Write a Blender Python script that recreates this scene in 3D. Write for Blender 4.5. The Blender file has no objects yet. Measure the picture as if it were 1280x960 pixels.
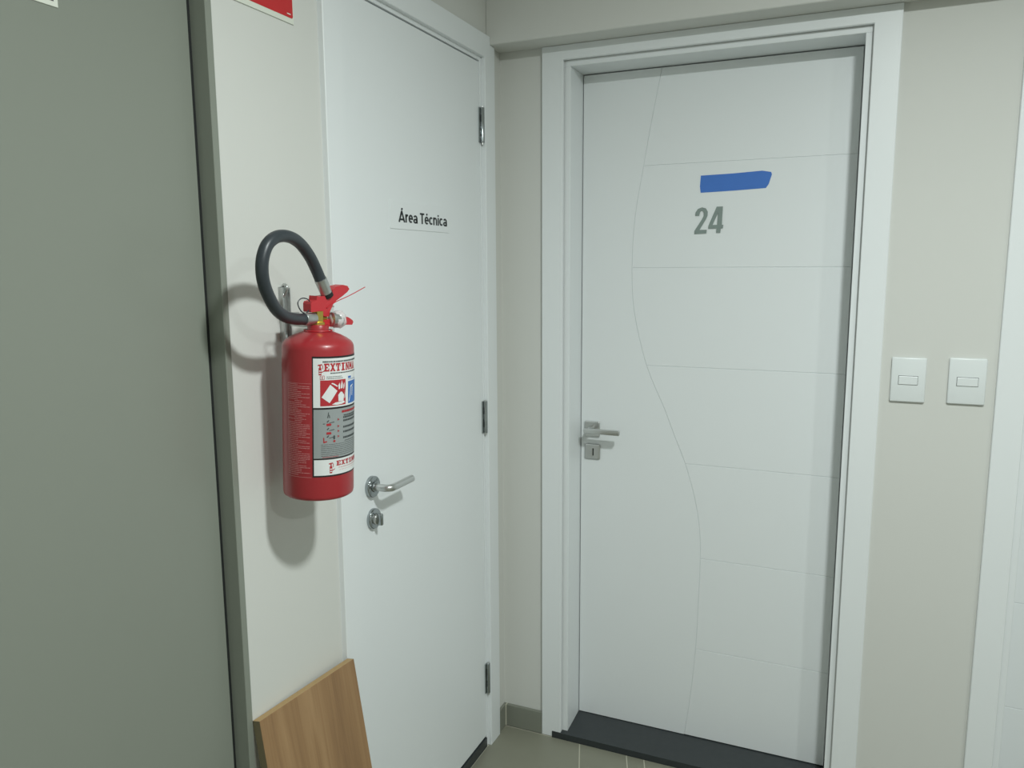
import bpy, bmesh, math, random
from mathutils import Vector, Matrix
random.seed(7)
S = bpy.context.scene
COL = S.collection

# ------------------------------------------------------------------ camera
CAM = Vector((1.023, -2.2632, 1.5386))
YAW, PITCH, ROLL, FPX = 0.4119, -0.147, -0.0057, 979.71
fwd = Vector((-math.sin(YAW) * math.cos(PITCH), math.cos(YAW) * math.cos(PITCH), math.sin(PITCH)))
rgt0 = Vector((math.cos(YAW), math.sin(YAW), 0)); up0 = rgt0.cross(fwd)
rgt = rgt0 * math.cos(ROLL) + up0 * math.sin(ROLL)
upv = up0 * math.cos(ROLL) - rgt0 * math.sin(ROLL)
cd = bpy.data.cameras.new('camera'); cd.sensor_fit = 'HORIZONTAL'; cd.sensor_width = 36
cd.lens = 36 * FPX / 1280; cd.clip_start = .02
cam = bpy.data.objects.new('camera', cd); COL.objects.link(cam)
cam.matrix_world = Matrix(((rgt.x, upv.x, -fwd.x, CAM.x), (rgt.y, upv.y, -fwd.y, CAM.y), (rgt.z, upv.z, -fwd.z, CAM.z), (0, 0, 0, 1)))
S.camera = cam

# ------------------------------------------------------------------ world, lamps, exposure
w = bpy.data.worlds.new('world'); S.world = w; w.use_nodes = True
w.node_tree.nodes['Background'].inputs[0].default_value = (.8, .9, .85, 1)
w.node_tree.nodes['Background'].inputs[1].default_value = .05
LAMP_NEAR = (1.37, -1.52, 2.5)
LAMP_FAR = (2.75, -2.45, 2.5)
LAMP_COLOR = (.935, 1.0, .985)
LAMP_W_NEAR, LAMP_W_FAR = 32.0, 16.5
S.view_settings.view_transform = 'Standard'
S.view_settings.look = 'None'
S.view_settings.gamma = 1
S.view_settings.use_curve_mapping = False
S.view_settings.exposure = 0.17

# ------------------------------------------------------------------ helpers
def srgb(r, g, b):
    f = lambda c: (c / 255 / 12.92) if c / 255 <= .04045 else ((c / 255 + .055) / 1.055) ** 2.4
    return (f(r), f(g), f(b), 1)

def mat(name, col, rough=.5, metal=0., bump=0., bscale=200., var=0., vscale=3., spec=.5, trans=0., coat=0.):
    m = bpy.data.materials.new(name); m.use_nodes = True
    nt = m.node_tree; b = nt.nodes['Principled BSDF']
    b.inputs['Base Color'].default_value = col
    b.inputs['Roughness'].default_value = rough
    b.inputs['Metallic'].default_value = metal
    b.inputs['Specular IOR Level'].default_value = spec
    b.inputs['Transmission Weight'].default_value = trans
    b.inputs['Coat Weight'].default_value = coat
    tc = nt.nodes.new('ShaderNodeTexCoord')
    n = nt.nodes.new('ShaderNodeTexNoise'); n.inputs['Scale'].default_value = vscale; n.inputs['Detail'].default_value = 4
    nt.links.new(tc.outputs['Object'], n.inputs['Vector'])
    mx = nt.nodes.new('ShaderNodeMix'); mx.data_type = 'RGBA'
    v = max(var, .01)
    mx.inputs[6].default_value = tuple(c * (1 - v) for c in col[:3]) + (1,)
    mx.inputs[7].default_value = tuple(min(1, c * (1 + v)) for c in col[:3]) + (1,)
    nt.links.new(n.outputs['Fac'], mx.inputs[0]); nt.links.new(mx.outputs[2], b.inputs['Base Color'])
    if bump:
        n2 = nt.nodes.new('ShaderNodeTexNoise'); n2.inputs['Scale'].default_value = bscale; n2.inputs['Detail'].default_value = 3
        nt.links.new(tc.outputs['Object'], n2.inputs['Vector'])
        bp = nt.nodes.new('ShaderNodeBump'); bp.inputs['Strength'].default_value = bump; bp.inputs['Distance'].default_value = .002
        nt.links.new(n2.outputs['Fac'], bp.inputs['Height']); nt.links.new(bp.outputs['Normal'], b.inputs['Normal'])
    return m

def wood_mat():
    m = bpy.data.materials.new('oak_laminate'); m.use_nodes = True
    nt = m.node_tree; b = nt.nodes['Principled BSDF']; b.inputs['Roughness'].default_value = .5
    tc = nt.nodes.new('ShaderNodeTexCoord')
    mp = nt.nodes.new('ShaderNodeMapping'); mp.inputs['Scale'].default_value = (6, 16, 1.1); mp.inputs['Rotation'].default_value = (.08, 0, 0)
    nt.links.new(tc.outputs['Object'], mp.inputs['Vector'])
    n = nt.nodes.new('ShaderNodeTexNoise'); n.inputs['Scale'].default_value = 1.6; n.inputs['Detail'].default_value = 6; n.inputs['Roughness'].default_value = .6; n.inputs['Distortion'].default_value = .7
    nt.links.new(mp.outputs[0], n.inputs['Vector'])
    mp2 = nt.nodes.new('ShaderNodeMapping'); mp2.inputs['Scale'].default_value = (30, 260, 5); mp2.inputs['Rotation'].default_value = (.08, 0, 0)
    nt.links.new(tc.outputs['Object'], mp2.inputs['Vector'])
    n2 = nt.nodes.new('ShaderNodeTexNoise'); n2.inputs['Scale'].default_value = 1.; n2.inputs['Detail'].default_value = 3
    nt.links.new(mp2.outputs[0], n2.inputs['Vector'])
    r = nt.nodes.new('ShaderNodeValToRGB')
    r.color_ramp.elements[0].position = .3; r.color_ramp.elements[0].color = srgb(135, 103, 72)
    r.color_ramp.elements[1].position = .7; r.color_ramp.elements[1].color = srgb(174, 140, 101)
    e = r.color_ramp.elements.new(.5); e.color = srgb(158, 124, 87)
    nt.links.new(n.outputs['Fac'], r.inputs[0])
    mx = nt.nodes.new('ShaderNodeMix'); mx.data_type = 'RGBA'; mx.blend_type = 'MULTIPLY'; mx.inputs[0].default_value = .22
    nt.links.new(r.outputs[0], mx.inputs[6]); nt.links.new(n2.outputs['Fac'], mx.inputs[7])
    nt.links.new(mx.outputs[2], b.inputs['Base Color'])
    return m

M = dict(
    wall=mat('wall_paint', srgb(213, 214, 209), .75, bump=.06, bscale=350, var=.012, vscale=2.5, spec=.2),
    ceil=mat('ceiling_paint', srgb(244, 245, 243), .8),
    white=mat('white_lacquer', srgb(232, 236, 237), .38, bump=.015, bscale=30, var=.008, vscale=2, spec=.4),
    grey=mat('grey_door_enamel', srgb(136, 141, 131), .35, bump=.03, bscale=90, var=.02, vscale=2, spec=.45),
    tile=mat('floor_tile', srgb(134, 134, 119), .42, bump=.02, bscale=60, var=.10, vscale=5),
    skirt=mat('skirting_tile', srgb(130, 133, 122), .45, var=.06, vscale=8),
    grout=mat('light_grout', srgb(205, 203, 186), .85, var=.05),
    granite=mat('black_granite', srgb(52, 57, 59), .26, var=.12, vscale=60),
    rubber=mat('black_seal', srgb(24, 27, 26), .7),
    steel=mat('brushed_steel', (.62, .63, .62, 1), .28, metal=1., var=.03, vscale=40),
    chrome=mat('chrome', (.38, .41, .42, 1), .13, metal=1.),
    zinc=mat('zinc_plated_steel', (.55, .57, .56, 1), .35, metal=.9, var=.12, vscale=70),
    dark=mat('dark_recess', srgb(26, 30, 29), .6),
    red=mat('red_enamel', srgb(164, 45, 51), .33, bump=.01, bscale=60, var=.02, spec=.5, coat=.15),
    redp=mat('red_plastic', srgb(192, 48, 56), .4, var=.02),
    redprint=mat('red_print', srgb(178, 42, 50), .5),
    brass=mat('brass', (.72, .55, .14, 1), .3, metal=1.),
    hose=mat('black_rubber_hose', srgb(52, 58, 63), .38, bump=.03, bscale=300, var=.05, vscale=40),
    paper=mat('label_white', srgb(226, 229, 228), .45),
    labgrey=mat('label_silver_grey', srgb(150, 156, 156), .45),
    labblack=mat('label_black', srgb(34, 30, 32), .5),
    blue=mat('label_blue', srgb(52, 108, 182), .5),
    pink=mat('fine_print_pale_red', srgb(205, 140, 140), .5),
    ink=mat('ink_dark_grey', srgb(70, 76, 76), .55),
    black=mat('black_lettering', srgb(38, 44, 46), .5),
    num=mat('grey_numerals', srgb(134, 147, 143), .4, metal=.0),
    tape=mat('blue_masking_tape', srgb(66, 118, 200), .65, bump=.1, bscale=220, var=.04, vscale=25),
    plastic=mat('white_switch_plastic', srgb(226, 231, 231), .28, spec=.5),
    signred=mat('sign_red', srgb(196, 44, 48), .4),
    signwhite=mat('sign_white', srgb(222, 226, 214), .45),
    oak=wood_mat(),
    oakedge=mat('laminate_edge', srgb(176, 146, 100), .55, var=.06, vscale=20),
    oakdark=mat('board_side_edge', srgb(120, 110, 84), .6, var=.08, vscale=20),
)
mc = bpy.data.materials.new('clear_plastic'); mc.use_nodes = True
_b = mc.node_tree.nodes['Principled BSDF']
_b.inputs['Base Color'].default_value = (.93, .90, .90, 1); _b.inputs['Roughness'].default_value = .18
_b.inputs['Alpha'].default_value = .62
M['clear'] = mc
ml = bpy.data.materials.new('lamp_diffuser'); ml.use_nodes = True
_b = ml.node_tree.nodes['Principled BSDF']
_b.inputs['Emission Color'].default_value = LAMP_COLOR + (1,); _b.inputs['Emission Strength'].default_value = 3.
M['diff'] = ml

def NB(): return bmesh.new()

def box(bm, x0, x1, y0, y1, z0, z1, bev=0., seg=1):
    x0, x1 = sorted((x0, x1)); y0, y1 = sorted((y0, y1)); z0, z1 = sorted((z0, z1))
    r = bmesh.ops.create_cube(bm, size=1)
    vs = r['verts']
    for v in vs:
        v.co = Vector(((x0 + x1) / 2 + v.co.x * (x1 - x0), (y0 + y1) / 2 + v.co.y * (y1 - y0), (z0 + z1) / 2 + v.co.z * (z1 - z0)))
    if bev:
        es = list({e for v in vs for e in v.link_edges})
        bmesh.ops.bevel(bm, geom=es, offset=bev, segments=seg, profile=.5, affect='EDGES')
    return bm

def frame_of(d):
    d = Vector(d).normalized()
    a = Vector((0, 0, 1)) if abs(d.z) < .9 else Vector((1, 0, 0))
    u = d.cross(a).normalized(); v = d.cross(u).normalized()
    return u, v

def tube(bm, pts, r, seg=16, caps=True, closed=False):
    pts = [Vector(p) for p in pts]; n = len(pts)
    rs = r if isinstance(r, (list, tuple)) else [r] * n
    rings = []; u = None
    for i, p in enumerate(pts):
        if closed: t = pts[(i + 1) % n] - pts[i - 1]
        else: t = pts[min(i + 1, n - 1)] - pts[max(i - 1, 0)]
        t.normalize()
        if u is None: u, v = frame_of(t)
        else:
            u = (u - t * u.dot(t)).normalized()
        v = t.cross(u)
        rings.append([bm.verts.new(p + (u * math.cos(2 * math.pi * k / seg) + v * math.sin(2 * math.pi * k / seg)) * rs[i]) for k in range(seg)])
    m = n if closed else n - 1
    for i in range(m):
        a, b = rings[i], rings[(i + 1) % n]
        for k in range(seg):
            bm.faces.new((a[k], a[(k + 1) % seg], b[(k + 1) % seg], b[k]))
    if caps and not closed:
        bm.faces.new(rings[0][::-1]); bm.faces.new(rings[-1])
    return bm

def cyl(bm, p0, p1, r, seg=24, bev=0.):
    p0, p1 = Vector(p0), Vector(p1)
    if bev:
        d = (p1 - p0).normalized()
        return tube(bm, [p0, p1 - d * bev, p1 - d * bev * .3, p1], [r, r, r - bev * .35, r - bev], seg)
    return tube(bm, [p0, p1], r, seg)

def lathe(bm, prof, seg=64):
    rings = []
    for r, z in prof:
        rings.append([bm.verts.new((r * math.cos(2 * math.pi * k / seg), r * math.sin(2 * math.pi * k / seg), z)) for k in range(seg)])
    for a, b in zip(rings, rings[1:]):
        for k in range(seg):
            bm.faces.new((a[k], a[(k + 1) % seg], b[(k + 1) % seg], b[k]))
    bm.faces.new(rings[0][::-1]); bm.faces.new(rings[-1])
    return bm

def catmull(pts, n=6):
    P = [Vector(p) for p in pts]; P = [P[0] * 2 - P[1]] + P + [P[-1] * 2 - P[-2]]
    out = []
    for i in range(1, len(P) - 2):
        for k in range(n):
            t = k / n
            a, b, c, d = P[i - 1], P[i], P[i + 1], P[i + 2]
            out.append(.5 * (2 * b + (c - a) * t + (2 * a - 5 * b + 4 * c - d) * t * t + (3 * b - a - 3 * c + d) * t ** 3))
    out.append(P[-2]); return out

def loops_solid(bm, loops, to3, depth):
    """fill 2D loops (first outer, rest holes) and extrude; to3(u, v, d) -> point"""
    tmp = bmesh.new()
    for lp in loops:
        vs = [tmp.verts.new((a, b, 0)) for a, b in lp]
        for i in range(len(vs)): tmp.edges.new((vs[i - 1], vs[i]))
    bmesh.ops.triangle_fill(tmp, use_beauty=True, use_dissolve=False, edges=tmp.edges[:])
    vf = {}; vb = {}
    for v in tmp.verts:
        vf[v] = bm.verts.new(to3(v.co.x, v.co.y, depth)); vb[v] = bm.verts.new(to3(v.co.x, v.co.y, 0))
    for f in tmp.faces:
        bm.faces.new([vf[v] for v in f.verts]); bm.faces.new([vb[v] for v in f.verts][::-1])
    for e in tmp.edges:
        if len(e.link_faces) == 1:
            a, b = e.verts
            bm.faces.new((vf[a], vf[b], vb[b], vb[a]))
    tmp.free()
    return bm

def ob(name, bm, m, parent=None, smooth=False, off=None, angle=40):
    if off is not None:
        bmesh.ops.translate(bm, verts=bm.verts[:], vec=-Vector(off))
    bmesh.ops.recalc_face_normals(bm, faces=bm.faces[:])
    if smooth:
        for f in bm.faces: f.smooth = True
        for e in bm.edges:
            if len(e.link_faces) == 2 and e.calc_face_angle(0) > math.radians(angle): e.smooth = False
    me = bpy.data.meshes.new(name); bm.to_mesh(me); bm.free()
    me.materials.append(M[m] if isinstance(m, str) else m)
    o = bpy.data.objects.new(name, me); COL.objects.link(o)
    if parent: o.parent = parent
    return o

def tag(o, label, cat, group=None, kind=None):
    o['label'] = label; o['category'] = cat
    if group: o['group'] = group
    if kind: o['kind'] = kind
    return o

def empty(name, loc, rot=None):
    o = bpy.data.objects.new(name, None); COL.objects.link(o); o.location = loc; o.empty_display_size = .1
    if rot: o.rotation_mode = 'QUATERNION'; o.rotation_quaternion = rot
    return o

def text_loops(s, extra=0.):
    """triangulated glyph outlines of the built-in font as (verts2d, faces)"""
    c = bpy.data.curves.new('txt', 'FONT'); c.body = s; c.offset = extra; c.resolution_u = 4
    o = bpy.data.objects.new('txt', c); COL.objects.link(o)
    bpy.context.view_layer.update()
    me = o.to_mesh()
    v = [(p.co.x, p.co.y) for p in me.vertices]; f = [tuple(p.vertices) for p in me.polygons]
    o.to_mesh_clear(); bpy.data.objects.remove(o); bpy.data.curves.remove(c)
    return v, f

def text_to(bm, s, u0, u1, v0, v1, to3, extra=0., capfit=None):
    """fit text in the box; capfit: letter used for the height v0..v1 (baseline..cap)"""
    v, f = text_loops(s, extra)
    xs = [a for a, _ in v]
    if capfit:
        cv, _ = text_loops(capfit, extra); ys = [b for _, b in cv]
    else: ys = [b for _, b in v]
    sx = (u1 - u0) / (max(xs) - min(xs)); sy = (v1 - v0) / (max(ys) - min(ys))
    vv = [bm.verts.new(to3(u0 + (a - min(xs)) * sx, v0 + (b - min(ys)) * sy, 0)) for a, b in v]
    for q in f:
        try: bm.faces.new([vv[i] for i in q])
        except ValueError: pass
    return bm

# ------------------------------------------------------------------ setting: floor
ZC = 2.5; XM, YM = 4.2, -3.6
ZB = 2.178                     # underside of the beam
fl = tag(ob('floor', box(NB(), -.2, XM, YM, .3, -.06, -.002), 'grout'), 'grey-green tiled floor with light grout joints', 'floor', kind='structure')
jd = Vector((.0402, -.1226)).normalized(); jn = Vector((-jd.y, jd.x))
def clip(poly, a, b, c):       # keep a*x+b*y<=c
    out = []
    for i, p in enumerate(poly):
        q = poly[i - 1]
        dp, dq = a * p[0] + b * p[1] - c, a * q[0] + b * q[1] - c
        if (dp <= 0) != (dq <= 0):
            t = dq / (dq - dp); out.append((q[0] + (p[0] - q[0]) * t, q[1] + (p[1] - q[1]) * t))
        if dp <= 0: out.append(p)
    return out
us = [-2.744, -2.144, -1.544, -.944, -.344, .256, .405, .4586, 1.06]
while us[-1] < 5.4: us.append(us[-1] + .6)
for ui in range(len(us) - 1):
    vs = [-1.6 + .75 - .0 + k * .6 for k in range(-2, 12)]
    sh = .3 if ui % 2 else 0
    for k in range(len(vs) - 1):
        if us[ui + 1] - us[ui] < .3 and k % 2: pass
        g = .0018
        a0, a1, b0, b1 = us[ui] + g, us[ui + 1] - g, vs[k] + g + .05, vs[k + 1] - g + .05
        P = [tuple(jn * a + jd * b) for a, b in ((a0, b0), (a1, b0), (a1, b1), (a0, b1))]
        for h in ((0, 1, -.0158), (-1, 0, -.0045), (1, 0, XM - .01), (0, -1, -(YM + .01))):
            P = clip(P, *h)
            if len(P) < 3: break
        if len(P) < 3: continue
        ar = sum(P[i - 1][0] * P[i][1] - P[i][0] * P[i - 1][1] for i in range(len(P))) / 2
        if abs(ar) < .0008: continue
        bm = NB()
        bm_top = [bm.verts.new((x, y, 0)) for x, y in P]; bm_bot = [bm.verts.new((x, y, -.003)) for x, y in P]
        bm.faces.new(bm_top)
        for i in range(len(P)): bm.faces.new((bm_top[i - 1], bm_top[i], bm_bot[i], bm_bot[i - 1]))
        ob('tile', bm, 'tile', fl)

tag(ob('ceiling', box(NB(), -.2, XM, YM, .2, ZC, ZC + .1), 'ceil'), 'white flat ceiling above the two doors', 'ceiling', kind='structure')

# ------------------------------------------------------------------ walls (with their openings)
J = .0843                      # outer architrave edge to jamb face
AL, AR = .1407, 1.0938
N0 = 1.3568; N1 = N0 + (AR - AL)
OPZ = 2.138
bm = NB()
d2 = (.203, 1.0335); d3 = (N0 + .0623, N1 - .0603)
TH = .17
for a, b in ((-.17, d2[0]), (d2[1], d3[0]), (d3[1], XM)): box(bm, a, b, 0, TH, 0, ZC)
for a, b in (d2, d3): box(bm, a, b, 0, TH, OPZ, ZC)
wr = tag(ob('wall_right', bm, 'wall'), 'off-white painted wall around the door numbered 24', 'wall', kind='structure')
ob('beam', box(NB(), 0, XM, -.0965, 0, ZB, ZC, .002), 'wall', wr)

bm = NB()
td = (-.826, -.1325); gd = (-2.135, -1.196)
for a, b in ((td[1], 0), (gd[1], td[0]), (YM, gd[0])): box(bm, -TH, 0, a, b, 0, ZC)
for a, b in (td, gd): box(bm, -TH, 0, a, b, (OPZ if a > -1 else 2.12), ZC)
tag(ob('wall_left', bm, 'wall'), 'off-white painted wall with the fire extinguisher on it', 'wall', kind='structure')
tag(ob('wall_back', box(NB(), -.17, XM, YM - .1, YM, 0, ZC), 'wall'), 'off-white painted wall behind the viewer', 'wall', kind='structure')
tag(ob('wall_far', box(NB(), XM, XM + .1, YM - .1, TH, 0, ZC), 'wall'), 'off-white painted wall at the far right end', 'wall', kind='structure')

# skirting tiles
SK = .076
bm = NB(); box(bm, .0122, AL - .0005, -.0125, 0, .001, SK, .0008)
br = tag(ob('baseboard_right', bm, 'skirt'), 'grey tile skirting beside the corner, under the wall strip by door 24', 'baseboard', kind='structure')
ob('skirting_tile', box(NB(), AR + .0005, N0 - .0005, -.009, 0, .001, SK, .0008), 'skirt', br)
ob('grout_line', box(NB(), .0090, .0122, -.0131, 0, .001, SK), 'grout', br)
bm = NB(); box(bm, 0, .009, -.0663, -.0005, .001, SK, .0008)
bl = tag(ob('baseboard_left', bm, 'skirt'), 'short grey tile skirting between corner and technical door frame', 'baseboard', kind='structure')
ob('skirting_tile', box(NB(), 0, .009, -1.178, -.8905, .001, SK, .0008), 'skirt', bl)

# ------------------------------------------------------------------ panelled doors 24 and its neighbour
GZ = [1.8395, 1.5365, 1.2365, .9355, .6360, .3340]
CURVE = [(.470, 2.13), (.436, 1.95), (.418, 1.84), (.394, 1.69), (.387, 1.5365), (.397, 1.40), (.4386, 1.2366), (.4964, 1.1062), (.5309, 1.0203),
         (.566, .9355), (.5977, .8307), (.6152, .735), (.6206, .636), (.6185, .473), (.6143, .334), (.603, .18), (.585, .02)]
CC = [(p.x, p.y) for p in catmull([(a, b, 0) for a, b in CURVE], 4)]
def cx_at(z):
    for (xa, za), (xb, zb) in zip(CC, CC[1:]):
        if zb <= z <= za: return xa + (xb - xa) * (za - z) / (za - zb + 1e-9)
    return CC[-1][0]

def offset_poly(P, d):
    n = len(P); out = []
    A = sum(P[i - 1][0] * P[i][1] - P[i][0] * P[i - 1][1] for i in range(n))
    sg = 1 if A > 0 else -1
    for i in range(n):
        p0, p1, p2 = Vector(P[i - 1]), Vector(P[i]), Vector(P[(i + 1) % n])
        e1 = (p1 - p0).normalized(); e2 = (p2 - p1).normalized()
        n1 = Vector((-e1.y, e1.x)) * sg; n2 = Vector((-e2.y, e2.x)) * sg
        b = (n1 + n2); b = b / max(.3, 1 + n1.dot(n2))
        out.append(tuple(p1 + b * d))
    return out

def raised(P, to3, gap, ch, h):
    """a panel: outline shrunk by gap, chamfered edge of width ch, height h"""
    bm = NB(); n = len(P)
    A = offset_poly(P, gap); B = offset_poly(P, gap + ch)
    va = [bm.verts.new(to3(u, v, 0)) for u, v in A]
    vb = [bm.verts.new(to3(u, v, h)) for u, v in B]
    for i in range(n): bm.faces.new((va[i - 1], va[i], vb[i], vb[i - 1]))
    es = [bm.edges.get((vb[i - 1], vb[i])) for i in range(n)]
    bmesh.ops.triangle_fill(bm, use_beauty=True, use_dissolve=False, edges=es)
    return bm

def casing(P, to3, h, ch):
    bm = NB(); n = len(P); B = offset_poly(P, ch)
    v0 = [bm.verts.new(to3(u, v, 0)) for u, v in P]; v1 = [bm.verts.new(to3(u, v, h - ch)) for u, v in P]; v2 = [bm.verts.new(to3(u, v, h)) for u, v in B]
    for i in range(n):
        bm.faces.new((v0[i - 1], v0[i], v1[i], v1[i - 1])); bm.faces.new((v1[i - 1], v1[i], v2[i], v2[i - 1]))
    bmesh.ops.triangle_fill(bm, use_beauty=True, use_dissolve=False, edges=[bm.edges.get((v2[i - 1], v2[i])) for i in range(n)])
    return bm

def panelled_door(name, x0, mirror, label):
    """x0: outer left architrave edge"""
    W = AR - AL
    mx = (lambda x: x - AL + x0) if not mirror else (lambda x: x0 + W - (x - AL))
    base = Vector((x0 + W / 2, 0, 0)); root = empty(name, base)
    tag(root, label, 'door', kind='structure')
    jl, jr, zj = .225, 1.0115, 2.12
    yf = .1186
    # architrave
    zt = ZB - .0005
    P = [(AL, 0), (AL, zt), (AR, zt), (AR, 0), (1.0294, 0), (1.0294, 2.1365), (.2066, 2.1365), (.2066, 0)]
    ob('architrave', casing(P, lambda u, v, d: Vector((mx(u), -d, v)) - base, .012, .0015), 'white', root)
    # jamb with a stop behind the leaf
    for a, b, s0, s1 in ((.2035, jl, jl, jl + .012), (jr, 1.033, jr - .012, jr)):
        bm = NB(); box(bm, mx(a), mx(b), .005, TH, .0, zj, .001); box(bm, mx(s0), mx(s1), yf + .036, TH, .03, zj)
        ob('jamb', bm, 'white', root, off=base)
    bm = NB(); box(bm, mx(.2035), mx(1.033), .005, TH, zj, OPZ - .0005, .001); box(bm, mx(jl), mx(jr), yf + .036, TH, zj - .012, zj)
    ob('jamb', bm, 'white', root, off=base)
    # leaf
    z0, z1 = .0335, zj - .003; a, b = jl + .0025, jr - .0025; d = .002
    leaf = ob('door_leaf', box(NB(), mx(a), mx(b), yf + d, yf + .035, z0, z1), 'white', root, off=base)
    t3 = lambda u, v, h: Vector((mx(u), yf + d - h, v)) - base
    zs = [z1] + GZ + [z0]
    for i in range(7):
        zt, zb = zs[i], zs[i + 1]
        P = [(b, zt), (b, zb), (cx_at(zb), zb)] + [(x, z) for x, z in reversed(CC) if zb + .004 < z < zt - .004] + [(cx_at(zt), zt)]
        gp = raised(P, t3, .0004, .0010, d)
        ob('panel', gp, 'white', leaf)
    P = [(a, z1), (a, z0), (cx_at(z0), z0)] + [(x, z) for x, z in reversed(CC) if z0 + .004 < z < z1 - .004] + [(cx_at(z1), z1)]
    ob('panel', raised(P, t3, .0001, .0003, d), 'white', leaf)
    # handle on a square rose
    h = ob('handle_rose', box(NB(), mx(.2410), mx(.2915), yf - .008, yf, .9985, 1.0490, .003, 2), 'steel', root, off=base)
    yl = .062
    bm = NB(); cyl(bm, (mx(.2663), yf - .006, 1.0275), (mx(.2663), yl - .004, 1.0275), .0085)
    ob('handle_neck', bm, 'steel', h, True, off=base)
    bm = NB(); box(bm, mx(.2560), mx(.3720), yl - .009, yl + .006, 1.0195, 1.0350, .0028, 3)
    ob('lever', bm, 'steel', h, True, off=base, angle=50)
    k = ob('lock_escutcheon', box(NB(), mx(.2413), mx(.2930), yf - .007, yf, .9235, .9735, .004, 2), 'steel', root, off=base)
    bm = NB(); box(bm, mx(.2685), mx(.2725), yf - .0074, yf - .006, .936, .960, .0005)
    ob('keyhole', bm, 'dark', k, off=base)
    ob('cylinder_face', box(NB(), mx(.2640), mx(.2682), yf - .0088, yf - .006, .934, .961, .0008), 'steel', k, off=base)
    # strike mark on the jamb opposite the latch is hidden by the leaf
    return root

D24 = panelled_door('door_2', AL, False, 'white panelled door with grey number 24 and curved groove pattern')
panelled_door('door_3', N0, True, 'white door frame at the right edge beside the light switches')
# granite thresholds
def threshold(name, x0, label):
    o = x0 - AL; bm = NB()
    def ramp(a, b, y0, y1, za, zb):
        v = [bm.verts.new((x + o, y, z)) for x in (a, b) for y, z in ((y0, -.001), (y0, za), (y1, zb), (y1, -.001))]
        for f in ((0, 1, 2, 3), (7, 6, 5, 4), (0, 4, 5, 1), (1, 5, 6, 2), (2, 6, 7, 3), (3, 7, 4, 0)): bm.faces.new([v[k] for k in f])
    zr = lambda y: .0205 + (y + .0145) * .082
    ramp(.1775, 1.0585, -.0145, -.0122, zr(-.0145), zr(-.0122))
    ramp(.2069, 1.0291, -.0122, .0048, zr(-.0122), zr(.0048))
    ramp(.2253, 1.0112, .0048, .16, zr(.0048), zr(.16))
    tag(ob(name, bm, 'granite'), label, 'threshold', kind='structure')
threshold('trim_1', AL, 'black granite threshold under the door numbered 24')
threshold('trim_2', N0, 'black granite threshold under the door at right edge')

# ------------------------------------------------------------------ technical room door
base = Vector((0, -.478, 0)); T = empty('door_1', base)
tag(T, 'plain white flush door with technical area sign and chrome lever', 'door', kind='structure')
ta = .0135
YL0, YL1, YR1, YR0 = -.8898, -.8240, -.1335, -.0668
P = [(YL0, 0), (YL0, 2.2005), (-.0968, 2.2005), (-.0968, ZB - .0005), (YR0, ZB - .0005), (YR0, 0), (YR1, 0), (YR1, 2.1365), (YL1, 2.1365), (YL1, 0)]
ob('architrave', casing(P, lambda u, v, d: Vector((d, u, v)) - base, ta, .0015), 'white', T)
for a, b in ((-.8255, -.8135), (-.1435, -.133)):
    s = (-.8135, -.802) if a < -.5 else (-.155, -.1435)
    bm = NB(); box(bm, -.12, .001, a, b, 0, 2.1375, .001); box(bm, -.12, -.041, s[0], s[1], .03, 2.126)
    ob('jamb', bm, 'white', T, off=base)
bm = NB(); box(bm, -.12, .001, -.8135, -.1435, 2.1260, 2.1375, .001); box(bm, -.12, -.041, -.8135, -.1435, 2.114, 2.126)
ob('jamb', bm, 'white', T, off=base)
ob('door_leaf', box(NB(), -.038, -.0005, -.8127, -.1445, .0365, 2.1222, .001), 'white', T, off=base)
for zc, ln in ((1.9475, .098), (1.0895, .098), (.237, .1)):
    bm = NB(); yk = -.1405
    cyl(bm, (.0065, yk, zc - ln / 2), (.0065, yk, zc + ln / 2), .0062, 16, .001)
    hg = ob('hinge', bm, 'chrome', T, True, off=base)
    bm = NB(); cyl(bm, (.0065, yk, zc - ln / 2 - .006), (.0065, yk, zc - ln / 2), .004, 12); cyl(bm, (.0065, yk, zc + ln / 2), (.0065, yk, zc + ln / 2 + .003), .004, 12)
    ob('hinge_pin', bm, 'steel', hg, True, off=base)
    bm = NB(); box(bm, -.0003, .0035, yk - .0125, yk, zc - ln / 2, zc + ln / 2, .0006)
    ob('hinge_leaf', bm, 'chrome', hg, off=base)
    bm = NB()
    for zz in (zc + .020, zc - .020): box(bm, .003, .0042, yk - .0120, yk - .0070, zz - .011, zz + .011)
    ob('hinge_slot', bm, 'dark', hg, off=base)
# lever handle
yh, zh = -.754, 1.031
bm = NB(); cyl(bm, (-.0005, yh, zh), (.0095, yh, zh), .0255, 40, .002)
rs = ob('handle_rose', bm, 'chrome', T, True, off=base)
pth = [(.006, yh, zh), (.030, yh, zh), (.042, yh + .001, zh), (.0485, yh + .006, zh), (.0515, yh + .0135, zh), (.052, yh + .03, zh), (.052, yh + .098, zh + .0005)]
bm = NB(); tube(bm, catmull(pth, 6), .0088, 20)
ob('lever', bm, 'steel', rs, True, off=base)
bm = NB(); cyl(bm, (.004, yh, zh), (.014, yh, zh), .0125, 24, .001); ob('lever_collar', bm, 'chrome', rs, True, off=base)
zt = .9525; yt = -.752
bm = NB(); cyl(bm, (-.0005, yt, zt), (.0085, yt, zt), .0245, 40, .002)
tr = ob('thumb_turn_rose', bm, 'chrome', T, True, off=base)
bm = NB(); cyl(bm, (.006, yt, zt), (.016, yt, zt), .0135, 28, .001); ob('turn_collar', bm, 'steel', tr, True, off=base)
bm = NB(); box(bm, .012, .0285, yt - .0045, yt + .0045, zt - .0145, zt + .0145, .0035, 3); ob('thumb_turn', bm, 'chrome', tr, True, off=base)
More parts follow.
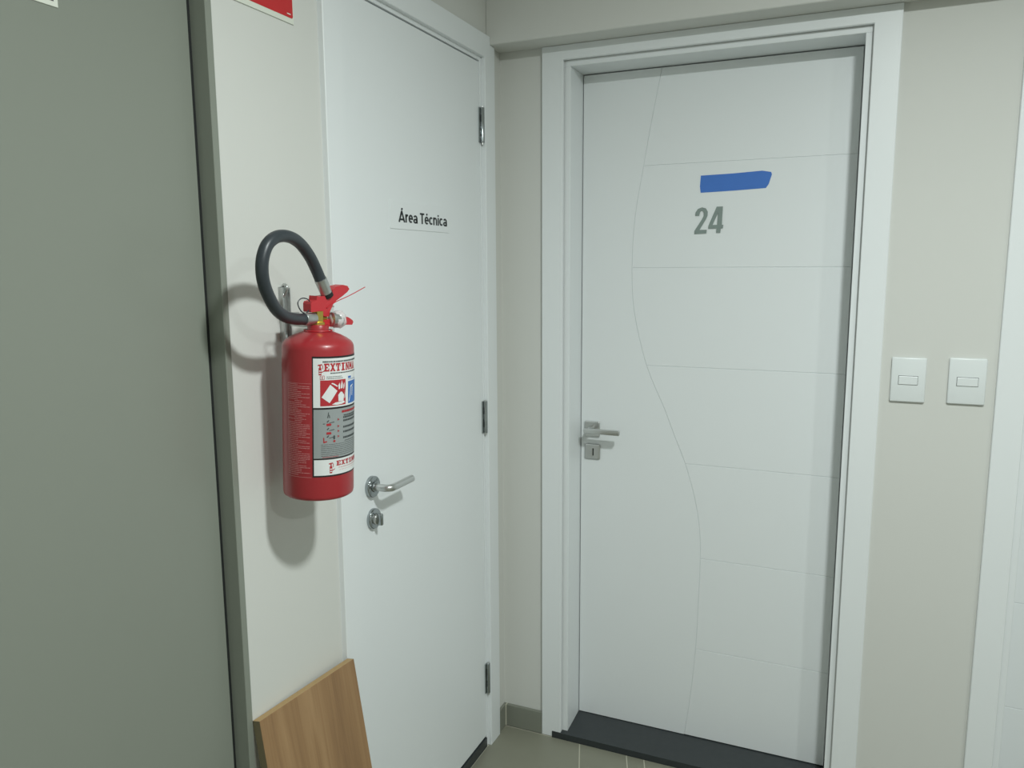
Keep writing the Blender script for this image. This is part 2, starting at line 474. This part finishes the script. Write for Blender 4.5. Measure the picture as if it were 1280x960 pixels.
# dark sill under the technical door
tag(ob('trim_3', box(NB(), -.13, .0025, -.8130, -.1440, -.001, .031, .0008), 'granite'), 'dark sill strip under the technical area door', 'threshold', kind='structure')

# ------------------------------------------------------------------ grey steel door on the left
base = Vector((0, -1.66, 0)); G = empty('door_4', base)
tag(G, 'smooth grey steel door with grey frame at the left edge', 'door', kind='structure')
GT = 2.105
for a, b, f in ((-1.1977, -1.183, 1), (-2.1345, -2.12, -1)):
    bm = NB(); box(bm, -.10, .003, a, b, 0, GT + .0145, .001)
    ob('frame_post', bm, 'grey', G, off=base)
bm = NB(); box(bm, -.10, .003, -2.12, -1.1977, GT, GT + .0145, .001); ob('frame_head', bm, 'grey', G, off=base)
ob('door_leaf', box(NB(), -.075, -.030, -2.114, -1.2040, .006, GT - .003, .0012), 'grey', G, off=base)
bm = NB(); box(bm, -.075, -.0315, -1.2036, -1.1979, .006, GT); ob('seal', bm, 'rubber', G, off=base)

# ------------------------------------------------------------------ light switches
def switch(x0, x1, z0, z1, rx0, rx1, rz0, rz1, label):
    base = Vector(((x0 + x1) / 2, 0, (z0 + z1) / 2)); r = empty('light_switch', base)
    tag(r, label, 'switch', 'light switches right of door 24')
    pl = ob('cover_plate', box(NB(), x0, x1, -.0085, 0, z0, z1, .0035, 3), 'plastic', r, True, off=base, angle=60)
    bm = NB(); box(bm, rx0 - .0009, rx1 + .0009, -.0088, -.008, rz0 - .0007, rz1 + .0012); ob('rocker_gap', bm, 'ink', pl, off=base)
    ob('rocker', box(NB(), rx0, rx1, -.0112, -.008, rz0, rz1, .0008, 2), 'plastic', r, off=base)
switch(1.1185, 1.2000, 1.1870, 1.3035, 1.1370, 1.1810, 1.2335, 1.2550, 'white wall switch plate nearer the frame of door 24')
switch(1.2505, 1.3345, 1.1890, 1.3070, 1.2700, 1.3165, 1.2365, 1.2575, 'white wall switch plate nearer the right edge of the photo')

# ------------------------------------------------------------------ signs, number and tape
# technical area sign
yb = Vector((0, -.495, 1.634)); sg = empty('door_sign', yb)
tag(sg, 'white plate lettered Área Técnica on the plain door', 'sign')
ob('plate', box(NB(), -.0005, .0011, -.640, -.345, 1.6335, 1.700, .0003), 'white', sg, off=yb)
def arc(cx, cy, rx, ry, a0, a1, n=10):
    return [(cx + rx * math.cos(math.radians(a0 + (a1 - a0) * k / n)), cy + ry * math.sin(math.radians(a0 + (a1 - a0) * k / n))) for k in range(n + 1)]
def ribbon(bm, P, w_, to3):
    P = [Vector(p) for p in P]; L = []
    for k, p in enumerate(P):
        a = (P[k] - P[k - 1]).normalized() if k else None; b = (P[k + 1] - P[k]).normalized() if k < len(P) - 1 else None
        a = a or b; b = b or a
        n = Vector((-(a + b).y, (a + b).x)).normalized(); m_ = min(1.6, 1 / max(.3, n.dot(Vector((-a.y, a.x)))))
        L.append((bm.verts.new(to3(*(p + n * w_ / 2 * m_))), bm.verts.new(to3(*(p - n * w_ / 2 * m_)))))
    for (a, b), (c, d) in zip(L, L[1:]): bm.faces.new((a, b, d, c))
XH = .735                      # glyphs drawn in a box of cap height 1: (advance, strokes)
bowl_a = [arc(.25, .21, .17, .145, 90, 450, 14), [(.42, 0), (.42, .46)], arc(.25, .44, .17, .215, 0, 150, 8)]
GLY = {'A': (.72, [[(.06, 0), (.34, .93), (.36, .93), (.64, 0)], [(.16, .24), (.54, .24)]]), 'acuteA': (0, [[(.34, 1.06), (.42, 1.24)]]),
       'r': (.36, [[(.10, 0), (.10, XH)], arc(.30, .44, .20, .215, 175, 85, 6)]),
       'e': (.53, [[(.09, .37), (.42, .37)] + arc(.255, .37, .17, .29, 0, 310, 16)]),
       'a': (.54, bowl_a), ' ': (.22, []), 'T': (.56, [[(.02, .92), (.54, .92)], [(.28, 0), (.28, .92)]]),
       'acute': (0, [[(.24, .84), (.33, 1.0)]]), 'c': (.50, [arc(.255, .37, .17, .29, 45, 315, 14)]),
       'n': (.54, [[(.10, 0), (.10, XH)], arc(.265, .44, .165, .215, 170, 0, 8) + [(.43, 0)]]), 'i': (.24, [[(.12, 0), (.12, XH)], [(.12, .84), (.12, 1.0)]])}
seq = ['acuteA', 'A', 'r', 'e', 'a', ' ', 'T', 'acute', 'e', 'c', 'n', 'i', 'c', 'a']
tw = sum(GLY[g][0] for g in seq); ua, ub, va, vb_ = -.603, -.3555, 1.6503, 1.6775
bm = NB(); px = 0
for g in seq:
    for st_ in GLY[g][1]:
        ribbon(bm, [(px + a, b) for a, b in st_], .165, lambda u, v: (.0014, ua + u / tw * (ub - ua), va + v * (vb_ - va)))
    px += GLY[g][0]
ob('lettering', bm, 'black', sg, off=yb)
# number 24
nb = Vector((.6165, .1186, 1.635)); nm = empty('door_number', nb)
tag(nm, 'large grey numerals 24 on the panelled door', 'number')
def cn(lp): return [((a - 228) / 294 * .083 + .575, 1.712 - (b - 538) / 282 * .077) for a, b in lp]
two = [(232, 628), (236, 590), (258, 556), (300, 540), (340, 552), (360, 588), (358, 632), (345, 665), (280, 778), (355, 778), (352, 816), (228, 820), (229, 786), (302, 668), (320, 630), (321, 600), (312, 581), (298, 576), (283, 588), (275, 612), (273, 628)]
four = [(450, 538), (512, 538), (507, 730), (522, 730), (518, 766), (498, 768), (494, 813), (452, 813), (455, 768), (371, 768), (372, 736)]
hole = [(413, 729), (459, 729), (466, 602)]
t3 = lambda u, v, d: Vector((u, .1186 - d, v)) - nb
ob('numeral', loops_solid(NB(), [cn(two)], t3, .0025), 'num', nm)
ob('numeral', loops_solid(NB(), [cn(four), cn(hole)], t3, .0025), 'num', nm)
# tape
tp = [(.5890, 1.8026), (.5874, 1.7719), (.5897, 1.7535), (.6792, 1.7556), (.7728, 1.7591), (.7800, 1.7698), (.7878, 1.7965), (.7850, 1.8030), (.7613, 1.8076), (.6776, 1.8040)]
tb = Vector((.687, .1186, 1.78))
tag(ob('masking_tape', loops_solid(NB(), [tp], lambda u, v, d: Vector((u, .1186 - .0002 - d, v)), .0005), 'tape'), 'strip of blue masking tape above the number 24', 'tape')
# red safety sign above the extinguisher
sb = Vector((0, -1.065, 2.005)); rsn = empty('safety_sign', sb)
tag(rsn, 'white-bordered red sign on the wall above the extinguisher', 'sign')
ob('plate', box(NB(), 0, .0025, -1.168, -.9670, 2.0040, 2.2080, .0005), 'signwhite', rsn, off=sb)
def rrect(a0, a1, b0, b1, r):
    out = []
    for cx, cy, s in ((a1 - r, b1 - r, 0), (a0 + r, b1 - r, 90), (a0 + r, b0 + r, 180), (a1 - r, b0 + r, 270)):
        for k in range(5):
            t = math.radians(s + k * 22.5); out.append((cx + r * math.cos(t), cy + r * math.sin(t)))
    return out
ob('red_field', loops_solid(NB(), [rrect(-1.161, -.9700, 2.0140, 2.2010, .004)], lambda u, v, d: Vector((.0024 + d, u, v)) - sb, .0005), 'signred', rsn)
bm = NB(); box(bm, .0028, .0032, -.9870, -.9765, 2.0195, 2.0215); ob('printed_mark', bm, 'signwhite', rsn, off=sb)
# small white sign on the grey door
gb = Vector((-.03, -1.52, 1.9045)); gs = empty('door_notice', gb)
tag(gs, 'small white notice at the top of the grey door', 'sign')
ob('plate', box(NB(), -.030, -.0285, -1.60, -1.4452, 1.9045, 2.01, .0004), 'signwhite', gs, off=gb)
bm = NB(); box(bm, -.0287, -.0281, -1.4600, -1.4520, 1.9115, 1.9300); ob('printed_mark', bm, 'ink', gs, off=gb)

# ------------------------------------------------------------------ leaning board
o0 = Vector((.0188, -1.1827, .6807)); yaw, lean, rot, bw, bt = -.047, .1825, -.0274, .2884, .0182
W0 = Vector((0, math.cos(rot), math.sin(rot))); U0 = Vector((0, -math.sin(rot), math.cos(rot))); N_ = Vector((1, 0, 0))
Rl = Matrix(((math.cos(lean), 0, -math.sin(lean)), (0, 1, 0), (math.sin(lean), 0, math.cos(lean))))
Rz = Matrix(((math.cos(yaw), -math.sin(yaw), 0), (math.sin(yaw), math.cos(yaw), 0), (0, 0, 1)))
Wv, Uv, Nv = [Rz @ (Rl @ q) for q in (W0, U0, N_)]
corner = [o0 + Wv * a - Nv * b for a in (0, bw) for b in (0, bt)]
# length so that the lowest corner rests on the floor
hb = min(c.z for c in corner) / Uv.z
org = o0 - Uv * hb
R3 = Matrix((Nv, Wv, Uv)).transposed()
B = empty('wooden_board', org, R3.to_quaternion())
tag(B, 'oak-look laminate board leaning against the wall below the extinguisher', 'board')
e = .0006
ob('core', box(NB(), -bt + e, -e, e, bw - e, e, hb - e), 'oakedge', B)
ob('face', box(NB(), -e * 1.5, 0, 0, bw, 0, hb, .0003), 'oak', B)
ob('edge_band', box(NB(), -bt, -e, e, bw - e, hb - e, hb), 'oakedge', B)
ob('side_edge', box(NB(), -bt, -e, 0, e, 0, hb), 'oakdark', B)
ob('side_edge', box(NB(), -bt, -e, bw - e, bw, 0, hb), 'oakdark', B)

# ------------------------------------------------------------------ fire extinguisher
A0 = Vector((.0975, -1.0755, 1.104)); ax = Vector((.0417, .0053, .9991)).normalized()
X0 = (Vector((1, 0, 0)) - ax * ax.x).normalized(); Y0 = ax.cross(X0)
E_ = empty('fire_extinguisher', A0, Matrix((X0, Y0, ax)).transposed().to_quaternion())
tag(E_, 'red fire extinguisher with looped black hose hanging on the wall', 'fire extinguisher')
R = .0657
prof = [(.001, .020), (.050, .018), (.056, .013), (.0615, .0125), (.0648, .0150), (R, .020), (R, .290), (.0650, .2960), (.0632, .3005), (.0600, .3045), (.052, .3100), (.042, .3150), (.032, .3190), (.026, .3210), (.0195, .3215), (.0195, .3320), (.018, .3335), (.001, .3335)]
ob('cylinder', lathe(NB(), prof, 72), 'red', E_, True, angle=50)
bm = NB(); tube(bm, [(.0255 * math.cos(t), .0255 * math.sin(t), .3228) for t in [2 * math.pi * k / 40 for k in range(40)]], .0011, 8, closed=True)
ob('neck_ring', bm, 'redp', E_, True)

def patch(bm, a0, a1, z0, z1, r, th=.0003, seg=None):
    n = seg or max(1, int(abs(a1 - a0) / 3) + 1)
    for k in range(n):
        t0, t1 = [math.radians(a0 + (a1 - a0) * q / n) for q in (k, k + 1)]
        vs = [bm.verts.new((r * math.cos(t), r * math.sin(t), z)) for t, z in ((t0, z0), (t1, z0), (t1, z1), (t0, z1))]
        bm.faces.new(vs)
    bmesh.ops.remove_doubles(bm, verts=bm.verts[:], dist=1e-6)
    return bm
def wrapf(r): return lambda u, v, d: Vector((r * math.cos(math.radians(u)), r * math.sin(math.radians(u)), v))
def polyw(bm, P, r):           # flat printed shape on the cylinder
    # slice into 3 degree columns so that it follows the curve
    us_ = [p[0] for p in P]; a = min(us_); b = max(us_); n = max(1, int((b - a) / 4))
    for k in range(n):
        q = clip(clip(P, 1, 0, a + (b - a) * (k + 1) / n), -1, 0, -(a + (b - a) * k / n))
        if len(q) > 2:
            try: bm.faces.new([bm.verts.new(wrapf(r)(u, v, 0)) for u, v in q])
            except ValueError: pass
lab = ob('label', patch(NB(), -62.3, 62, .0588, .2815, R + .0003), 'labblack', E_)
r1, r2, r3, r4 = R + .0006, R + .0009, R + .0012, R + .0015
bm = NB(); patch(bm, -60.6, 61, .1883, .2780, r1); ob('label_panel', bm, 'paper', lab)
bm = NB(); patch(bm, -60.2, 61, .0942, .1848, r1); ob('label_panel', bm, 'labgrey', lab)
bm = NB(); patch(bm, -59.9, 61, .0618, .0912, r1); ob('label_panel', bm, 'paper', lab)
# white panel
def slab(bm, word, u0, u1, v0, v1, r):
    Rr = lambda a, b, c, d: [(a, b), (c, b), (c, d), (a, d)]
    G_ = {'E': [Rr(.0, 0, .2, .2), Rr(0, .8, .2, 1), Rr(.12, 0, .42, 1), Rr(.42, .8, .92, 1), Rr(.42, 0, .92, .2), Rr(.42, .41, .68, .59), Rr(.76, .62, .92, .8), Rr(.76, .2, .92, .38)],
          'X': [[(.05, 0), (.35, 0), (.95, 1), (.65, 1)], [(.65, 0), (.95, 0), (.35, 1), (.05, 1)], Rr(0, 0, .42, .15), Rr(.58, 0, 1, .15), Rr(0, .85, .42, 1), Rr(.58, .85, 1, 1)],
          'T': [Rr(.34, 0, .66, 1), Rr(.04, .8, .96, 1), Rr(.04, .58, .2, .8), Rr(.8, .58, .96, .8), Rr(.2, 0, .8, .16)],
          'I': [Rr(.3, 0, .7, 1), Rr(.12, 0, .88, .17), Rr(.12, .83, .88, 1)],
          'N': [Rr(.1, 0, .34, 1), Rr(.68, 0, .92, 1), [(.1, 1), (.68, 0), (.92, 0), (.34, 1)], Rr(0, 0, .44, .15), Rr(.56, .85, 1, 1), Rr(0, .85, .2, 1)],
          'M': [Rr(.06, 0, .3, 1), Rr(.7, 0, .94, 1), [(.1, 1), (.4, .25), (.6, .25), (.34, 1)], [(.9, 1), (.6, .25), (.4, .25), (.66, 1)], Rr(0, 0, .38, .15), Rr(.62, 0, 1, .15)],
          'A': [[(.08, 0), (.34, 0), (.62, 1), (.36, 1)], [(.92, 0), (.66, 0), (.38, 1), (.62, 1)], Rr(.26, .22, .74, .40), Rr(0, 0, .42, .15), Rr(.58, 0, 1, .15)]}
    n = len(word); cw = (u1 - u0) / n
    for k, ch in enumerate(word):
        for q, P in enumerate(G_[ch]):
            polyw(bm, [(u0 + (k + a * .94) * cw, v0 + b * (v1 - v0)) for a, b in P], r + q * .00001)
bm = NB(); slab(bm, 'EXTINMA', -44, 22, .2545, .2690, r2)
ob('red_lettering', bm, 'redprint', lab)['kind'] = 'stuff'
bm = NB(); slab(bm, 'EXTINMA', -24, 38, .0780, .0872, r2)
ob('red_lettering', bm, 'redprint', lab)['kind'] = 'stuff'
def dashes(bm, a0, a1, z, h, r, lo=1.0, hi=3.0, gp=.8):
    a = a0
    while a < a1:
        b = min(a1, a + random.uniform(lo, hi))
        patch(bm, a, b, z, z + h, r, seg=1); a = b + random.uniform(.4, gp)
bm = NB()
dashes(bm, -46, 30, .2705, .0030, r2, 1.5, 2.2, 1.)
dashes(bm, -34, 30, .2500, .0020, r2, 1.2, 3)
dashes(bm, -40, -14, .2440, .0011, r2, 1.2, 3); dashes(bm, -40, -12, .2408, .0011, r2, 1.2, 3)
ob('small_print', bm, 'ink', lab)['kind'] = 'stuff'
# company mark: small extinguisher figure, and class box
for da, dz in ((-52.2, .2480), (-35.5, .0652)):
    bm = NB()
    polyw(bm, [(da, dz), (da + 4.2, dz), (da + 4.2, dz + .013), (da, dz + .013)], r2)
    polyw(bm, [(da + 1.2, dz + .0128), (da + 3.2, dz + .0128), (da + 3.2, dz + .0175), (da + 1.2, dz + .0175)], r2)
    polyw(bm, [(da - 1.2, dz + .0165), (da + 5.2, dz + .0180), (da + 5.2, dz + .0200), (da - 1.2, dz + .0190)], r2)
    polyw(bm, [(da + 5.2, dz + .0190), (da + 6.6, dz + .0170), (da + 6.6, dz + .0110), (da + 5.6, dz + .0110), (da + 5.6, dz + .0165)], r2)
    polyw(bm, [(da + 4.2, dz + .0040), (da + 8.6, dz + .0068), (da + 8.6, dz + .0082), (da + 4.2, dz + .0058)], r2)
    em = ob('red_emblem', bm, 'redprint', lab); em['kind'] = 'stuff'
    bm = NB()
    for q in (0, .0042): polyw(bm, [(da + .4, dz + .0025 + q), (da + 3.7, dz + .0025 + q), (da + 3.7, dz + q + .0043), (da + .4, dz + q + .0043)], r3)
    ob('emblem_band', bm, 'paper', lab)['kind'] = 'stuff'
bm = NB(); polyw(bm, [(-50.3, .2395), (-43.4, .2395), (-43.4, .2470), (-50.3, .2470)], r2); ob('class_box', bm, 'redprint', lab)
bm = NB(); polyw(bm, [(-49.5, .2403), (-44.2, .2403), (-44.2, .2462), (-49.5, .2462)], r3); ob('class_box_field', bm, 'paper', lab)
bm = NB(); polyw(bm, [(-47.5, .2410), (-46.2, .2410), (-46.2, .2456), (-47.5, .2456)], r4); ob('class_mark', bm, 'redprint', lab)
# class A pictogram
bm = NB(); patch(bm, -50, -5.8, .1912, .2384, r2); ob('pictogram_field', bm, 'redprint', lab)
bm = NB()
polyw(bm, [(-48, .2075), (-35.5, .1965), (-22.5, .2180), (-34.5, .2302)], r3)
polyw(bm, [(-33, .2318), (-29, .2300), (-23, .2255), (-21.5, .2268), (-27, .2312), (-31, .2335)], r3)
for P in ([(-20, .2205), (-20.8, .2280), (-18.2, .2330), (-17.3, .2270), (-17.8, .2215)],
          [(-16.4, .2215), (-15.6, .2290), (-14.2, .2372), (-12.4, .2300), (-12.6, .2225)],
          [(-11.2, .2215), (-10.8, .2280), (-8.8, .2325), (-8.6, .2255), (-9.8, .2205)],
          [(-20.5, .1985), (-21.0, .2105), (-16.5, .2160), (-11.5, .2150), (-9.3, .2085), (-11.0, .1985)],
          [(-9.0, .2030), (-8.0, .2100), (-7.6, .2190), (-6.9, .2110), (-7.4, .2040)],
          [(-32, .1935), (-26, .1968), (-10, .1985), (-7.5, .1955), (-14, .1930), (-24, .1922)]):
    polyw(bm, P, r3)
ob('pictogram', bm, 'paper', lab)['kind'] = 'stuff'
bm = NB()
for P in ([(-19.5, .2130), (-19.5, .2165), (-16, .2190), (-15.5, .2168)], [(-13.8, .2165), (-12.5, .2190), (-9.8, .2150), (-11.0, .2110)]): polyw(bm, P, r4)
ob('pictogram_detail', bm, 'redprint', lab)['kind'] = 'stuff'
bm = NB(); patch(bm, .5, 44, .1915, .2330, r2); patch(bm, .5, 30, .2360, .2368, r2); patch(bm, .5, 9, .2385, .2425, r2); ob('blue_field', bm, 'blue', lab)
bm = NB()
polyw(bm, [(1.8, .1950), (3.6, .1960), (6.6, .2060), (5.0, .2060)], r3); polyw(bm, [(5.0, .2060), (6.6, .2060), (8.2, .2210), (6.6, .2210)], r3)
polyw(bm, [(6.6, .2210), (8.2, .2210), (15, .2245), (15, .2262), (7.5, .2240)], r3); polyw(bm, [(11, .2050), (13, .2050), (14, .2215), (12, .2215)], r3)
ob('blue_pictogram', bm, 'paper', lab)['kind'] = 'stuff'
# grey instruction panel
bm = NB()
polyw(bm, [(-39.5, .1690), (-38, .1690), (-36.9, .1745), (-36.6, .1795), (-37.8, .1795), (-38.3, .1745)], r2)
polyw(bm, [(-36.2, .1690), (-34.7, .1690), (-35.6, .1750), (-36.6, .1750)], r2)
for z in (.1555, .1415, .1275):
    polyw(bm, [(-40.5, z + .006), (-37.5, z + .0095), (-36, z + .0088), (-38.5, z + .0050)], r2)
    polyw(bm, [(-36.5, z + .0045), (-28, z + .0062), (-27.5, z + .0048), (-36, z + .0036)], r2)
polyw(bm, [(-46, .1575), (-42.5, .1580), (-42.5, .1590), (-46, .1590)], r2)
polyw(bm, [(-29.5, .1285), (-26.5, .1285), (-26.5, .1345), (-28, .1365), (-29.5, .1345)], r2)
for z in (.1655, .1595, .1475, .1385, .1275): dashes(bm, -11, 28, z, .0036, r2, 1.6, 2.6, .7)
for z in (.1700,): dashes(bm, -10, 30, z, .0024, r2, 1.5, 2.6, .8)
for z in (.1190, .1155, .1120, .1085, .1050, .1015, .0980): dashes(bm, -49, 30, z, .0008, r2, 3, 9, .9)
dashes(bm, -8, 24, .1225, .0013, r2, 1, 3)
ob('instruction_print', bm, 'ink', lab)['kind'] = 'stuff'
bm = NB()
for z in (.1545, .1385): polyw(bm, [(-40.5, z), (-33.5, z), (-32.6, z + .002), (-33.5, z + .0042), (-40.5, z + .0042)], r3)
polyw(bm, [(-45.5, .1230), (-43.8, .1230), (-44.2, .1330), (-45.5, .1330)], r3); polyw(bm, [(-44, .1230), (-39.5, .1245), (-39.5, .1265), (-44, .1255)], r3)
polyw(bm, [(-29.5, .1235), (-26, .1235), (-26, .1270), (-29.5, .1270)], r3)
for z in (.1625, .1500, .1410, .1310): polyw(bm, [(-22.5, z), (-18.5, z + .0024), (-22.5, z + .0048), (-21.5, z + .0024)], r3)
dashes(bm, -14, 30, .1765, .0042, r3, 1.6, 2.6, .7)
dashes(bm, -47, -20, .0955, .0010, r3, 1, 4)
ob('red_instruction_print', bm, 'redprint', lab)['kind'] = 'stuff'
bm = NB(); dashes(bm, -20, 30, .0735, .0014, r2, .8, 2, 1.2); dashes(bm, -18, 22, .0690, .0012, r2, .6, 1.5, 3.); ob('footer_print', bm, 'pink', lab)['kind'] = 'stuff'
# fine print beside the label
bm = NB(); rf = R + .0003; z = .2295; i = 0
while z > .060:
    if i in (9, 18, 20): a0, a1 = -92, -78
    else: a0, a1 = -106, random.choice((-66, -66, -72, -80, -86))
    dashes(bm, a0, a1, z, .0010, rf, 3, 9, .8); z -= random.choice((.0031, .0033, .0036, .0033)); i += 1
patch(bm, -106.8, -106.3, .062, .231, rf); patch(bm, -106.8, -64, .0580, .0586, rf); patch(bm, -106.8, -64, .2318, .2323, rf)
ob('fine_print', bm, 'pink', E_)['kind'] = 'stuff'

# head: everything lies close to one upright plane through the axis
AE = math.radians(81.4); Ev = Vector((math.cos(AE), math.sin(AE), 0)); Fv = Vector((math.sin(AE), -math.cos(AE), 0))   # Fv points to the room
def hp(s, z, o=0.): return Ev * s + Fv * o + Vector((0, 0, z))
bm = NB(); lathe(bm, [(.0145, .332), (.0145, .338), (.0115, .339), (.0115, .358), (.009, .3595), (.009, .366)], 6); 
cyl(bm, hp(-.014, .3458), hp(.016, .3440), .0078, 16)
ob('valve', bm, 'brass', E_, True, angle=30)
# hose
hpts = [(-.030, .3448), (-.045, .3452), (-.0600, .3472), (-.0814, .3533), (-.0995, .3660), (-.1134, .3860), (-.1235, .4084), (-.1276, .4303), (-.1258, .4530), (-.1165, .4742), (-.1005, .4868), (-.0813, .4908), (-.0611, .4873), (-.0424, .4766), (-.0232, .4570), (-.0096, .4368), (.0035, .4140)]
n = len(hpts); HO = lambda i: .036 * math.sin(math.pi * max(0, min(1, (i - 1) / (n - 3)))) ** 1.3
hose = ob('hose', tube(NB(), catmull([hp(s - .96 * HO(i), z, .004 + HO(i)) for i, (s, z) in enumerate(hpts)], 8), .0106, 20), 'hose', E_, True)
bm = NB(); tube(bm, [hp(-.038, .3450, .004), hp(-.0365, .3450, .004), hp(-.012, .3453, .002)], [.0112, .0120, .0105], 20); ob('ferrule', bm, 'zinc', hose, True)
bm = NB(); tube(bm, [hp(.0015, .4170, .005), hp(.0165, .3905, .005)], [.0116, .0108], 20); ob('ferrule', bm, 'zinc', hose, True)
bm = NB(); cyl(bm, hp(.0160, .3915, .005), hp(.0200, .3845, .005), .0112, 20); ob('nozzle_tip', bm, 'rubber', hose, True)

def plate(prof, o0, o1, bev=.0015):
    bm = NB(); loops_solid(bm, [prof], lambda u, v, d: hp(u, v, o0 + d), o1 - o0)
    return bm
lev = [(-.0268, .3591), (-.0271, .3724), (-.0251, .3765), (-.0132, .3790), (-.0120, .3868), (-.0072, .3849), (.0091, .3862), (.0250, .3880), (.0277, .3973), (.0375, .4035), (.0553, .4061), (.0665, .4040), (.0716, .3980), (.0662, .3925), (.0553, .3862), (.0371, .3768), (.0297, .3715), (.0255, .3648), (.0213, .3581), (.0175, .3476), (.0048, .3489), (-.0013, .3589), (-.0253, .3573)]
ob('squeeze_lever', plate(lev, -.010, .010), 'redp', E_)
grip = [(.000, .3320), (.004, .3400), (.030, .3440), (.0553, .3478), (.0706, .3440), (.0815, .3382), (.0838, .3345), (.0806, .3291), (.0618, .3300), (.040, .3262), (.012, .3300)]
ob('carrying_grip', plate(grip, -.009, .009), 'redp', E_)
# gauge in clear plastic
bm = NB(); cyl(bm, hp(.022, .3425, .012), hp(.043, .3415, .017), .0135, 24, .002); g_ = ob('pressure_gauge', bm, 'zinc', E_, True)
bm = NB()
bmesh.ops.create_icosphere(bm, subdivisions=3, radius=1)
for v in bm.verts:
    c = v.co; k = 1 + .10 * math.sin(7 * c.x + 3 * c.z) * math.cos(6 * c.y + 2) + .05 * math.sin(13 * c.z)
    q = hp(.0375 + c.x * .0172 * k, .3420 + c.z * .0165 * k, .014 + c.y * .0155 * k); v.co = q
ob('gauge_cover', bm, M['clear'], g_, True, angle=80)
# safety pin, wire ring, seal tie
bm = NB(); tube(bm, [hp(-.024, .3655, .0), hp(.040, .3652, .0)], .0016, 10); pn = ob('safety_pin', bm, 'zinc', E_, True)
rp = [(-.0232, .3680), (-.0250, .3775), (-.0329, .3821), (-.0445, .3824), (-.0523, .3761), (-.0505, .3673), (-.0429, .3583), (-.0332, .3560), (-.0262, .3610)]
bm = NB(); tube(bm, catmull([hp(s, z, .004) for s, z in rp], 5), .0011, 8); ob('pin_ring', bm, 'hose', pn, True)
bm = NB(); tube(bm, catmull([hp(.012, .364, .011), hp(.0361, .3748, .010), hp(.0772, .3857, .006), hp(.1236, .4007, .002)], 6), .0009, 8); ob('seal_tie', bm, 'redp', E_, True)
# hanging hook behind the neck
bm = NB()
box(bm, -.058, -.012, -.0045, .0185, .3265, .3295); box(bm, -.0595, -.0575, -.0045, .0185, .3265, .352)
ob('hanging_hook', bm, 'zinc', E_)

# wall bracket
bb = Vector((0, -1.033, 1.455)); BK = empty('wall_bracket', bb)
tag(BK, 'zinc steel bracket on the wall behind the extinguisher neck', 'bracket')
bm = NB(); box(bm, 0, .003, -1.0475, -1.0235, 1.3980, 1.5050, .0008); box(bm, .003, .0105, -1.0475, -1.0450, 1.4000, 1.5030, .0006); box(bm, .003, .0105, -1.0260, -1.0235, 1.4000, 1.5030, .0006)
ob('plate', bm, 'zinc', BK, off=bb)
bm = NB(); tube(bm, catmull([(.004, -1.0355, 1.488), (.010, -1.0355, 1.497), (.012, -1.0355, 1.5045), (.006, -1.0355, 1.509), (.002, -1.0355, 1.506)], 4), .0030, 10); ob('hook_tip', bm, 'zinc', BK, True, off=bb)
for z in (1.489, 1.409): ob('screw', cyl(NB(), (.003, -1.0355, z), (.006, -1.0355, z), .0042, 12, .001), 'steel', BK, True, off=bb)

# ------------------------------------------------------------------ ceiling lamps
for k, (p, wt, lb) in enumerate(((LAMP_NEAR, LAMP_W_NEAR, 'round ceiling downlight in front of door 24'), (LAMP_FAR, LAMP_W_FAR, 'round ceiling downlight further along the hallway'))):
    r = empty('ceiling_lamp', p); tag(r, lb, 'lamp', 'ceiling downlights')
    bm = NB()
    lathe(bm, [(.085, -.001), (.085, -.010), (.102, -.012), (.108, -.006), (.108, -.0005)], 48); ob('trim_ring', bm, 'ceil', r, True)
    bm = NB(); lathe(bm, [(.001, -.0115), (.084, -.0115), (.084, -.0120), (.001, -.0120)], 48); ob('diffuser', bm, M['diff'], r)
    ld = bpy.data.lights.new('downlight', 'AREA'); ld.shape = 'DISK'; ld.size = .168; ld.energy = wt; ld.spread = math.radians(178); ld.color = LAMP_COLOR
    lo = bpy.data.objects.new('downlight', ld); COL.objects.link(lo); lo.location = (p[0], p[1], p[2] - .0125)
